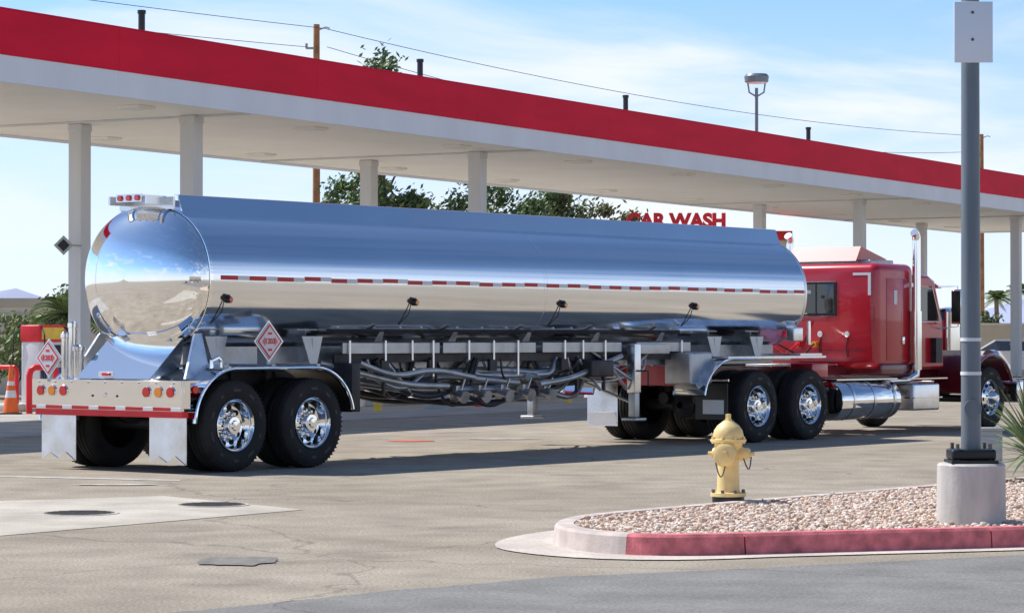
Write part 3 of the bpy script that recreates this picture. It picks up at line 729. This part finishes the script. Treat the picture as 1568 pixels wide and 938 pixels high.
for sg in(-1,1):
    y=sg*1.17
    e.cyl((15.27,y,1.9),(15.27,y,3.02),.066,'chrome',seg=24)
    e.tube([(15.27,y,3.02),(15.27,y,3.08),(15.24,y,3.13),(15.20,y,3.16)],.066,'chrome',20)
    e.cyl((15.27,y,1.0),(15.27,y,1.92),.082,'chrome',seg=24)
    e.tube([(15.27,y,1.02),(15.25,y,.92),(15.1,y*.95,.84),(14.8,y*.7,.82)],.06,'chrome',12)
    e.bx(15.2,15.3,sg*1.06,sg*1.12,2.3,2.36,'chrome')
    e.rbox(16.52,16.58,sg*1.18-.09,sg*1.18+.09,1.72,2.28,'chrome',.02); e.bx(16.51,16.52,sg*1.18-.08,sg*1.18+.08,1.75,2.25,'glass')
    e.tube([(16.35,sg*.95,2.32),(16.55,sg*1.2,2.33),(16.55,sg*1.2,1.68),(16.35,sg*.95,1.65)],.012,'chrome',6)
    e.lathe((17.3,sg*1.0,1.62),(1,0,0),[(0,.12),(.05,.10),(.09,.001)],'chrome',16); e.cyl((17.35,sg*1.0,1.55),(17.35,sg*.8,1.25),.01,'chrome')
    e.bx(16.1,16.3,sg*.9,sg*1.05,1.1,1.5,'frame')
e.obj('exhausts_and_mirrors',tk)

# ------------------------------------------------------------ CANOPY
ca=math.atan2(.8704,.4924); CO=(-8.15,42.1,0)
cn=empty('gas_station_canopy',CO,ca)
Lc0,Lc1,Wd=-9.0,66.0,7.7
def toW(x,y): 
    return (CO[0]+.4924*x-.8704*y, CO[1]+.8704*x+.4924*y)
def toL(X,Y):
    a=X-CO[0];b=Y-CO[1]; return (a*.4924+b*.8704, -a*.8704+b*.4924)
c=MB()
x=Lc0
while x<Lc1:
    x2=min(Lc1,x+6.0)
    for (y0,y1) in [(0,.06),(Wd-.06,Wd)]:
        c.bx(x+.002,x2-.002,y0-.02 if y0==0 else y0,y1,5.58,6.01,'fwhite')
        c.bx(x+.002,x2-.002,y0-.04 if y0==0 else y0,y1+(.02 if y0 else 0),6.013,6.74,'fred')
    x=x2
c.bx(Lc0-.06,Lc0,-.02,Wd,5.58,6.01,'fwhite'); c.bx(Lc0-.09,Lc0,-.04,Wd+.03,6.013,6.74,'fred')
c.bx(Lc1,Lc1+.06,-.02,Wd,5.58,6.01,'fwhite'); c.bx(Lc1,Lc1+.09,-.04,Wd+.03,6.013,6.74,'fred')
c.bx(Lc0,Lc1,-.045,.02,6.743,6.765,'fred')
c.obj('fascia',cn,smooth=0)
c=MB()
for i in range(19):
    y0=.06+i*(Wd-.12)/19; y1=.06+(i+1)*(Wd-.12)/19
    c.bx(Lc0,Lc1,y0+.006,y1-.006,5.64,5.66,'soffit')
c.bx(Lc0,Lc1,.06,Wd-.06,5.68,5.70,'soffit'); c.bx(Lc0,Lc1,.06,Wd-.06,6.55,6.6,'white')
c.obj('soffit_and_roof',cn,smooth=0)
c=MB()
for i in range(13):
    for y in(1.3,Wd-1.3):
        x=Lc0+3+i*5.6; c.rbox(x-.25,x+.25,y-.25,y+.25,5.59,5.64,'soffit',.012); c.bx(x-.2,x+.2,y-.2,y+.2,5.582,5.59,'lens')
c.obj('canopy_lights',cn,smooth=0)
cols=[(-5.98,49.3),(-.77,58.9),(10.4,79.1),(17.1,89.7),(-8.39,51.3),(-3.34,61.7),(7.7,82.2),(14.8,95.5)]
c=MB()
for X,Y in cols:
    x,y=toL(X,Y)
    c.rbox(x-.155,x+.155,y-.155,y+.155,.16,5.64,'col',.012,2); c.rbox(x-.25,x+.25,y-.25,y+.25,.15,.19,'iron',.008,1)
    c.rbox(x-.17,x+.17,y-.17,y+.17,5.5,5.63,'col',.01,1)
for A in [(-5.98,49.3),(-.77,58.9),(10.4,79.1),(17.1,89.7)]:
    x,y=toL(*A); c.bx(x-.06,x+.06,.08,Wd-.08,5.605,5.637,'col')
c.obj('columns',cn,smooth=0)
def vent(u,off=.6):
    for i in range(0,7500):
        L=i*.01-9; X,Y=toW(L,off)
        if X/Y*F+784>=u: break
    return L
c=MB()
for u in (216,643,958,1238):
    L=vent(u); c.cyl((L,.6,6.6),(L,.6,7.20),.06,'black',seg=14); c.lathe((L,.6,7.17),(0,0,1),[(0,.075),(.06,.075),(.06,.001)],'black',14)
c.obj('roof_vent_pipes',cn)
def dispenser(X,Y,rz,nm='fuel_dispenser'):
    e=empty(nm,(X,Y,0),rz); b=MB()
    b.rbox(-1.6,1.6,-.6,.6,0,.16,'conc',.04)
    b.rbox(-.45,.45,-.27,.27,.16,1.45,'white',.03); b.rbox(-.47,.47,-.29,.29,1.45,1.80,'signred',.03)
    for sg in(-1,1):
        b.bx(-.3,.3,sg*.27,sg*.28,1.0,1.38,'black'); b.bx(-.25,.0,sg*.28,sg*.284,1.12,1.33,'glass'); b.bx(-.4,.4,sg*.29,sg*.296,1.5,1.75,'yellow')
        b.bx(-.42,.42,sg*.27,sg*.276,.25,.9,'blue')
        for q in(-.38,.38):
            b.tube([(q,sg*.25,1.8),(q*1.3,sg*.45,1.6),(q*1.35,sg*.5,.7),(q*1.15,sg*.4,.45),(q,sg*.32,.8)],.018,'black',6); b.bx(q-.04,q+.04,sg*.28,sg*.36,.8,1.05,'black')
    for q in(-1.4,1.4):
        b.tube([(q,-.4,.1),(q,-.4,.85),(q,-.35,.92),(q,.35,.92),(q,.4,.85),(q,.4,.1)],.05,'signred',12)
    b.obj('pump_cabinet',e,smooth=35)
    return e
for x,y in [toL(-6.9,50.4),toL(-2.1,60.3),toL(9.1,80.7)]:
    X,Y=toW(x+2.6,y); dispenser(X,Y,ca)
for lx in(17.5,24.5,31.0):
    X,Y=toW(lx,3.9); dispenser(X,Y,ca)
e=dispenser(-9.75,55,ca); e.scale=(.9,.9,.98)
def bin_(X,Y,k='grey'):
    e=empty('trash_can',(X,Y,0)); b=MB(); b.lathe((0,0,0),(0,0,1),[(0,.001),(0,.27),(.85,.31),(.87,.33),(.92,.33),(1.05,.2),(1.1,.001)],k,20); b.bx(-.12,.12,-.33,-.28,.9,1.0,'black'); b.obj('bin_body',e)
bin_(-1.6,56,'grey'); bin_(.2,63,'frame'); bin_(-3.9,58.5,'blue')
for i in range(7):
    X,Y=toW(9+i*4.1,1.2); e=empty('bollard',(X,Y,0)); b=MB(); b.lathe((0,0,0),(0,0,1),[(0,.085),(.95,.085),(1.0,.06),(1.02,.001)],'yellow' if i%2 else 'signred',16); b.obj('post',e)
g=MB(); P=[toW(Lc0-2,-1.5),toW(Lc1+3,-1.5),toW(Lc1+3,Wd+2.5),toW(Lc0-2,Wd+2.5)]; g.sheet([(a,b,.004) for a,b in P],'pad'); g.obj('forecourt_pavement',smooth=0)
e=empty('diamond_sign',(-8.63,51.0,3.28)); b=MB(); b.extr([(0,-.12,.19),(.19,-.12,0),(0,-.12,-.19),(-.19,-.12,0)],(0,.02,0),'grey'); b.extr([(0,-.125,.12),(.12,-.125,0),(0,-.125,-.12),(-.12,-.125,0)],(0,.004,0),'black'); b.cyl((.15,-.1,0),(.3,.1,0),.02,'grey'); b.obj('plate',e,smooth=0)
x,y=G(17,634); e=empty('traffic_cone',(x,y,0)); b=MB(); b.rbox(-.19,.19,-.19,.19,0,.035,'black',.01)
b.lathe((0,0,.03),(0,0,1),[(0,.16),(.30,.115),],'orange',24); b.lathe((0,0,.33),(0,0,1),[(0,.115),(.14,.092)],'tapewhite',24); b.lathe((0,0,.47),(0,0,1),[(0,.092),(.10,.078)],'orange',24); b.lathe((0,0,.57),(0,0,1),[(0,.078),(.08,.065)],'tapewhite',24); b.lathe((0,0,.65),(0,0,1),[(0,.065),(.31,.03),(.31,.001)],'orange',24); b.obj('cone_body',e)
x,y=G(66,633); e=empty('guard_rail_hoop',(x,y,0),R(20)); b=MB(); b.tube([(-.27,0,0),(-.27,0,.75),(-.24,0,.86),(-.15,0,.92),(.15,0,.92),(.24,0,.86),(.27,0,.75),(.27,0,0)],.065,'signred',14); b.obj('hoop',e)

def car(nm,X,Y,rz,k):
    e=empty(nm,(X,Y,0),rz); b=MB()
    side=[(-2.25,.35),(-2.28,.75),(-2.15,.95),(-1.5,1.02),(-.95,1.42),(.35,1.45),(1.05,1.02),(1.95,.90),(2.25,.72),(2.28,.35)]
    n=len(side); vs=[]
    for sgn in(-1,1):
        for x,z in side: vs.append((x,sgn*(.88 if z<1.1 else .68),z))
    fs=[tuple(range(n)),tuple(range(2*n-1,n-1,-1))]+[(i,i+n,(i+1)%n+n,(i+1)%n) for i in range(n)]
    b.add(vs,fs,k)
    for sg in(-1,1):
        b.extr([(-1.35,sg*.875,1.03),(-.92,sg*.70,1.37),(.30,sg*.70,1.39),(.92,sg*.875,1.03)],(0,sg*.012,0),'glass')
        for x in(-1.4,1.4):
            b.lathe((x,sg*.90,.32),(0,sg,0),[(-.2,.2),(-.2,.32),(0,.32),(.005,.21),(-.02,.2),(-.02,.001)],'rubber',24); b.lathe((x,sg*.9,.32),(0,sg,0),[(.0,.2),(-.01,.05),(-.01,.001)],'alu',20)
    b.extr([(1.0,-.62,1.06),(1.0,.62,1.06),(.40,.58,1.43),(.40,-.58,1.43)],(.02,0,.02),'glass'); b.extr([(-1.46,-.62,1.06),(-1.46,.62,1.06),(-.98,.58,1.41),(-.98,-.58,1.41)],(-.02,0,.02),'glass')
    for y in(-.7,.7): b.box((-2.26,y,.8),(.06,.3,.12),'lensred')
    b.obj('car_body',e,smooth=35,bevel=.03)
car('parked_car',2.4,72,ca,'white'); car('parked_car',-2.2,77,ca+1.2,'grey'); car('parked_car',.6,90,ca+1.4,'white'); car('parked_car',-4.5,82,ca+1.5,'darkred'); car('parked_car',18.4,97,ca+1.3,'white')
car('parked_car',-9,-9,.3,'white'); car('parked_car',-14,-12,.5,'grey'); car('parked_car',3,-16,.1,'darkred'); car('parked_car',-20,-14,.2,'darkred')
def bldg(nm,x0,x1,y0,y1,h,k,n=6,trim='beige2',par=.4):
    e=empty(nm); b=MB(); b.bx(x0,x1,y0,y1,0,h,k); b.bx(x0-.12,x1+.12,y0-.12,y1+.12,h+.002,h+par,trim)
    w=(x1-x0)/n
    for i in range(n):
        a=x0+w*(i+.2); c_=x0+w*(i+.8); zt=min(2.5,h-.4)
        for yy,s in((y0,-1),(y1,1)):
            b.bx(a,c_,yy,yy+s*.03,.9 if i%3 else .05,zt,'glass'); b.bx(a-.06,c_+.06,yy,yy+s*.08,zt+.003,zt+.12,trim)
    b.obj('walls',e,smooth=0); return e
cw=bldg('car_wash_building',3.5,9.2,88,100,4.75,'beige2',3,'signred',.3)
text('sign_letters','CAR WASH',(5.45,87.7,5.36),(R(90),0,0),.64,'signred',cw,.06,bold=.034)
bldg('store_building',-20,20,-45,-34,4.8,'beige',10)
bldg('small_building',24,40,150,160,2.0,'beige',5,'beige2',.25)
bldg('small_building',-34,-21,120,132,2.9,'beige2',4,'beige')
e=empty('block_wall'); b=MB()
for i in range(26):
    x=-46+i*4; b.bx(x,x+3.8,104,104.2,0,2.0,'beige'); b.bx(x+3.8,x+4.0,103.95,104.3,0,2.15,'beige2')
    b.bx(x,x+3.795,103.93,104.27,2.003,2.08,'beige2')
for i in range(5):
    x=-26+i*3.2; b.bx(x,x+3.1,70,70.2,0,1.85,'beige2'); b.bx(x+3.1,x+3.2,69.95,70.25,0,1.95,'beige')
b.obj('wall_panels',e,smooth=0)
# ------------------------------------------------------------ vegetation
def tree(nm,loc,h,cr_,ch,n,seed,ls=.16,keys=('leafA','leafB'),clumps=22,trunk=.16):
    e=empty(nm,loc); rnd=random.Random(seed); b=MB()
    cz=h-ch/2; top=Vector((rnd.uniform(-.3,.3),rnd.uniform(-.3,.3),cz))
    tp=[Vector((0,0,-.1)),Vector((rnd.uniform(-.15,.15),0,h*.2)),Vector((rnd.uniform(-.2,.2),0,h*.4)),top]
    b.tube(tp,0,'bark',8,rs=[trunk*1.3,trunk,trunk*.8,trunk*.4])
    cs=[]
    for i in range(clumps):
        while True:
            q=Vector((rnd.uniform(-1,1),rnd.uniform(-1,1),rnd.uniform(-1,1)))
            if .25<q.length<1: break
        c_=Vector((q.x*cr_,q.y*cr_,cz+q.z*ch/2)); cs.append((c_,rnd.uniform(.16,.34)*cr_))
        st_=tp[2].lerp(top,rnd.uniform(0,1)); md=(st_+c_)/2+Vector((0,0,.1*h*rnd.uniform(-.3,.5)))
        b.tube([st_,md,c_],0,'bark',5,rs=[trunk*.3,trunk*.18,trunk*.05])
    b.obj('trunk_and_limbs',e)
    b=MB()
    for i in range(n):
        c_,r_=cs[i%clumps]
        d=Vector((rnd.gauss(0,1),rnd.gauss(0,1),rnd.gauss(0,.8)))*r_*.55; p_=c_+d
        nn=Vector((rnd.uniform(-1,1),rnd.uniform(-1,1),rnd.uniform(-1,1))).normalized(); u_=nn.orthogonal().normalized(); v_=nn.cross(u_)
        s_=ls*rnd.uniform(.5,1.2); 
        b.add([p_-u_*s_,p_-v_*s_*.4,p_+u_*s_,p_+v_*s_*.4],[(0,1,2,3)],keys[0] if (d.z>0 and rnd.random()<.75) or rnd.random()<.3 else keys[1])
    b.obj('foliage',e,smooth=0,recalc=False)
tree('eucalyptus_tree',(-4.3,84,0),10.9,1.6,6.6,8000,1,.13,trunk=.2,clumps=30)
tree('tree',(-1.2,86,0),6.8,2.4,3.8,9500,2,.13,clumps=36)
tree('tree',(-5.3,90,0),7.3,1.3,4.2,3600,3,.13,keys=('leafC','leafB'))
tree('tree',(1.2,92,0),6.7,1.8,3.6,6500,4,.13,clumps=30)
tree('tree',(3.9,96,0),6.4,1.4,3.4,4600,5,.13,keys=('leafC','leafB'),clumps=28)
tree('tree',(-14.8,92,0),3.6,1.9,2.6,2600,6,.14,keys=('leafC','leafA'))
tree('bush',(-11.4,64,0),2.1,1.0,1.6,2400,7,.10,keys=('leafC','leafA'),trunk=.06)
tree('bush',(-13.2,66,0),2.1,1.4,1.7,2400,8,.10,keys=('leafC','leafA'),trunk=.06)
tree('tree',(31,140,0),3.4,1.6,2.4,1800,9,.16,keys=('leafC','leafA'))
tree('tree',(25,142,0),3.0,1.2,2.0,1400,10,.16,keys=('leafC','leafB'))
def palm(nm,loc,h,fl,nf,seed,leaf=.5,tr_=.15):
    e=empty(nm,loc); b=MB(); rnd=random.Random(seed)
    b.tube([(0,0,0),(.05,0,h*.5),(0,0,h)],0,'bark',10,rs=[tr_*1.3,tr_,tr_*.9]); b.obj('trunk',e)
    b=MB()
    for i in range(nf):
        a=rnd.uniform(0,6.28); el=rnd.uniform(-.3,1.2); d=Vector((math.cos(a)*math.cos(el),math.sin(a)*math.cos(el),math.sin(el))); side=d.cross(Vector((0,0,1))).normalized()
        for j in range(18):
            t_=(j+1)/18; p_=Vector((0,0,h))+d*fl*t_-Vector((0,0,.55*fl*t_*t_))
            for sg in(-1,1):
                l=leaf*fl*math.sin(math.pi*min(1,t_*.9+.08))*.6; q=p_+side*sg*l+d*l*.5-Vector((0,0,l*.35))
                b.add([p_,p_+d*.05*fl,q+d*.03,q],[(0,1,2,3)],rnd.choice(('leafA','leafA','leafC')))
    b.obj('fronds',e,smooth=0,recalc=False)
palm('palm_tree',(-9.75,58.5,0),2.0,1.15,46,2,.36)
palm('palm_tree',(29.3,160,0),3.9,1.1,34,3)
palm('palm_tree',(33.5,175,0),4.6,1.2,34,4)
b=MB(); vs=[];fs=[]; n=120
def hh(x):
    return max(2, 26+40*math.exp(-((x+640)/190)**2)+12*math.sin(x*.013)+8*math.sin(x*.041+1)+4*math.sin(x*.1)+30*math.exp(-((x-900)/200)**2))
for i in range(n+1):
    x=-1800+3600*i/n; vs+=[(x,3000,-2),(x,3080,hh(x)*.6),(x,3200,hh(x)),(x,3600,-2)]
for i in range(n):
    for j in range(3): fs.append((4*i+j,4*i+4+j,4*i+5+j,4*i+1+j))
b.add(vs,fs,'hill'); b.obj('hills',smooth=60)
def upole(x,y,h,nm='utility_pole'):
    e=empty(nm,(x,y,0)); b=MB(); b.cyl((0,0,0),(0,0,h),.17,'wood',r1=.12,seg=12)
    b.box((-.15,0,h-.9),(.5,.08,.08),'grey'); b.cyl((-.38,0,h-.9),(-.38,0,h-.72),.05,'grey',seg=10)
    b.tube([(.1,0,h-.2),(.35,0,h-.1),(.5,0,h-.15)],.03,'grey',6)
    b.obj('pole',e); return e
P1=(-7.4,100.0); P2=(27.0,152.0); P0=(-41.8,48.0)
upole(*P1,13.35); upole(*P2,13.2); upole(*P0,13.35)
we=empty('overhead_wires'); b=MB()
def wire(a,c_,sag,r=.018):
    a=Vector(a);c_=Vector(c_); pts=[]
    for i in range(25):
        t_=i/24; p_=a.lerp(c_,t_); p_.z-=sag*4*t_*(1-t_); pts.append(p_)
    b.tube(pts,r,'wire',5)
wire((P1[0]+.3,P1[1],13.2),(P2[0],P2[1],13.1),.75,.014); wire((P0[0],P0[1],13.2),(P1[0]+.3,P1[1],13.2),.45,.013)
wire((P1[0]-.4,P1[1],12.5),(-26,67.5,11.35),.15,.012); wire((P1[0]+.4,P1[1],12.5),(P2[0]-.4,P2[1],12.2),1.3,.013)
b.obj('wires',we)
e=empty('street_lamp',(8.33,90,0)); b=MB(); b.cyl((0,0,0),(0,0,10.0),.09,'pole',r1=.055,seg=12)
b.lathe((0,0,10.15),(0,0,1),[(0,.12),(.03,.36),(.06,.40),(.24,.42),(.32,.36),(.35,.001)],'pole',28); b.lathe((0,0,10.14),(0,0,1),[(0,.001),(.02,.34),(.06,.35)],'lens',24)
b.tube([(0,0,9.7),(.25,0,9.85),(.3,0,10.2)],.03,'pole',6); b.tube([(0,0,9.7),(-.25,0,9.85),(-.3,0,10.2)],.03,'pole',6); b.obj('lamp_post',e)

# ------------------------------------------------------------ world
EL=52.0; sd=Vector((-.90,.43)).normalized()
wd=bpy.data.worlds.new('World'); scene.world=wd; wd.use_nodes=True; nt=wd.node_tree; N=nt.nodes; L=nt.links
bg=N['Background']; sk=N.new('ShaderNodeTexSky'); sk.sky_type='NISHITA'; sk.sun_disc=False
sk.sun_elevation=R(EL); sk.sun_rotation=math.atan2(sd.x,sd.y)%(2*math.pi); sk.altitude=400; sk.air_density=1.0; sk.dust_density=.4; sk.ozone_density=2.5
tc=N.new('ShaderNodeTexCoord')
ad=N.new('ShaderNodeVectorMath'); ad.operation='ADD'; ad.inputs[1].default_value=(0,0,.22); L.new(tc.outputs['Generated'],ad.inputs[0])
nz=N.new('ShaderNodeVectorMath'); nz.operation='NORMALIZE'; L.new(ad.outputs[0],nz.inputs[0]); L.new(nz.outputs[0],sk.inputs[0])
sep=N.new('ShaderNodeSeparateXYZ'); L.new(tc.outputs['Generated'],sep.inputs[0])
# hazy bright low sky, deeper overhead
tf=N.new('ShaderNodeMapRange'); tf.inputs[1].default_value=.12; tf.inputs[2].default_value=.42; L.new(sep.outputs[2],tf.inputs[0])
tm=N.new('ShaderNodeMix'); tm.data_type='RGBA'; tm.inputs[6].default_value=(1.28,1.52,1.66,1); tm.inputs[7].default_value=(.62,.74,.86,1); L.new(tf.outputs[0],tm.inputs[0])
tint=N.new('ShaderNodeMix'); tint.data_type='RGBA'; tint.blend_type='MULTIPLY'; tint.inputs[0].default_value=1; L.new(sk.outputs[0],tint.inputs[6]); L.new(tm.outputs[2],tint.inputs[7])
hz=N.new('ShaderNodeMapRange'); hz.interpolation_type='SMOOTHSTEP'; hz.inputs[1].default_value=-.01; hz.inputs[2].default_value=.16; hz.inputs[3].default_value=.97; hz.inputs[4].default_value=0
L.new(sep.outputs[2],hz.inputs[0])
m1=N.new('ShaderNodeMix'); m1.data_type='RGBA'; m1.inputs[7].default_value=(6.3,6.8,7.2,1); L.new(hz.outputs[0],m1.inputs[0]); L.new(tint.outputs[2],m1.inputs[6])
mp=N.new('ShaderNodeMapping'); mp.inputs['Scale'].default_value=(2.6,2.6,11.0); mp.inputs['Rotation'].default_value=(.1,-.22,0); mp.inputs['Location'].default_value=(.9,0,.35)
L.new(tc.outputs['Generated'],mp.inputs[0])
no=N.new('ShaderNodeTexNoise'); no.inputs['Scale'].default_value=2.0; no.inputs['Detail'].default_value=9; no.inputs['Roughness'].default_value=.52; no.inputs['Distortion'].default_value=.5
L.new(mp.outputs[0],no.inputs['Vector'])
sx=N.new('ShaderNodeMapRange'); sx.inputs[1].default_value=-.15; sx.inputs[2].default_value=.16; sx.inputs[3].default_value=-.06; sx.inputs[4].default_value=.07; L.new(sep.outputs[0],sx.inputs[0])
sa=N.new('ShaderNodeMath'); sa.operation='ADD'; L.new(no.outputs[0],sa.inputs[0]); L.new(sx.outputs[0],sa.inputs[1])
mr=N.new('ShaderNodeMapRange'); mr.interpolation_type='SMOOTHSTEP'; mr.inputs[1].default_value=.44; mr.inputs[2].default_value=.68; mr.inputs[4].default_value=.9
L.new(sa.outputs[0],mr.inputs[0])
hm=N.new('ShaderNodeMapRange'); hm.inputs[1].default_value=.12; hm.inputs[2].default_value=.35; hm.inputs[3].default_value=1; hm.inputs[4].default_value=.04; L.new(sep.outputs[2],hm.inputs[0])
mm=N.new('ShaderNodeMath'); mm.operation='MULTIPLY'; L.new(mr.outputs[0],mm.inputs[0]); L.new(hm.outputs[0],mm.inputs[1])
mx=N.new('ShaderNodeMix'); mx.data_type='RGBA'; mx.inputs[7].default_value=(6.5,6.75,7.0,1)
L.new(mm.outputs[0],mx.inputs[0]); L.new(m1.outputs[2],mx.inputs[6]); L.new(mx.outputs[2],bg.inputs[0]); bg.inputs[1].default_value=.15
sl=bpy.data.lights.new('sun','SUN'); sl.energy=5.0; sl.angle=R(.53); sl.color=(1,.965,.91); so=bpy.data.objects.new('sun',sl); scene.collection.objects.link(so)
ce=math.cos(R(EL)); so.rotation_euler=Vector((-sd.x*ce,-sd.y*ce,-math.sin(R(EL)))).to_track_quat('-Z','Y').to_euler()
# ------------------------------------------------------------ camera
cd=bpy.data.cameras.new('camera'); cd.sensor_width=36; cd.lens=F/1568*36; cd.clip_end=12000; cd.clip_start=.1
co=bpy.data.objects.new('camera',cd); scene.collection.objects.link(co); co.location=(0,0,1.5); co.rotation_euler=(R(90)+math.atan(48/F),0,0); scene.camera=co
scene.view_settings.view_transform='Standard'; scene.view_settings.look='None'; scene.view_settings.exposure=0
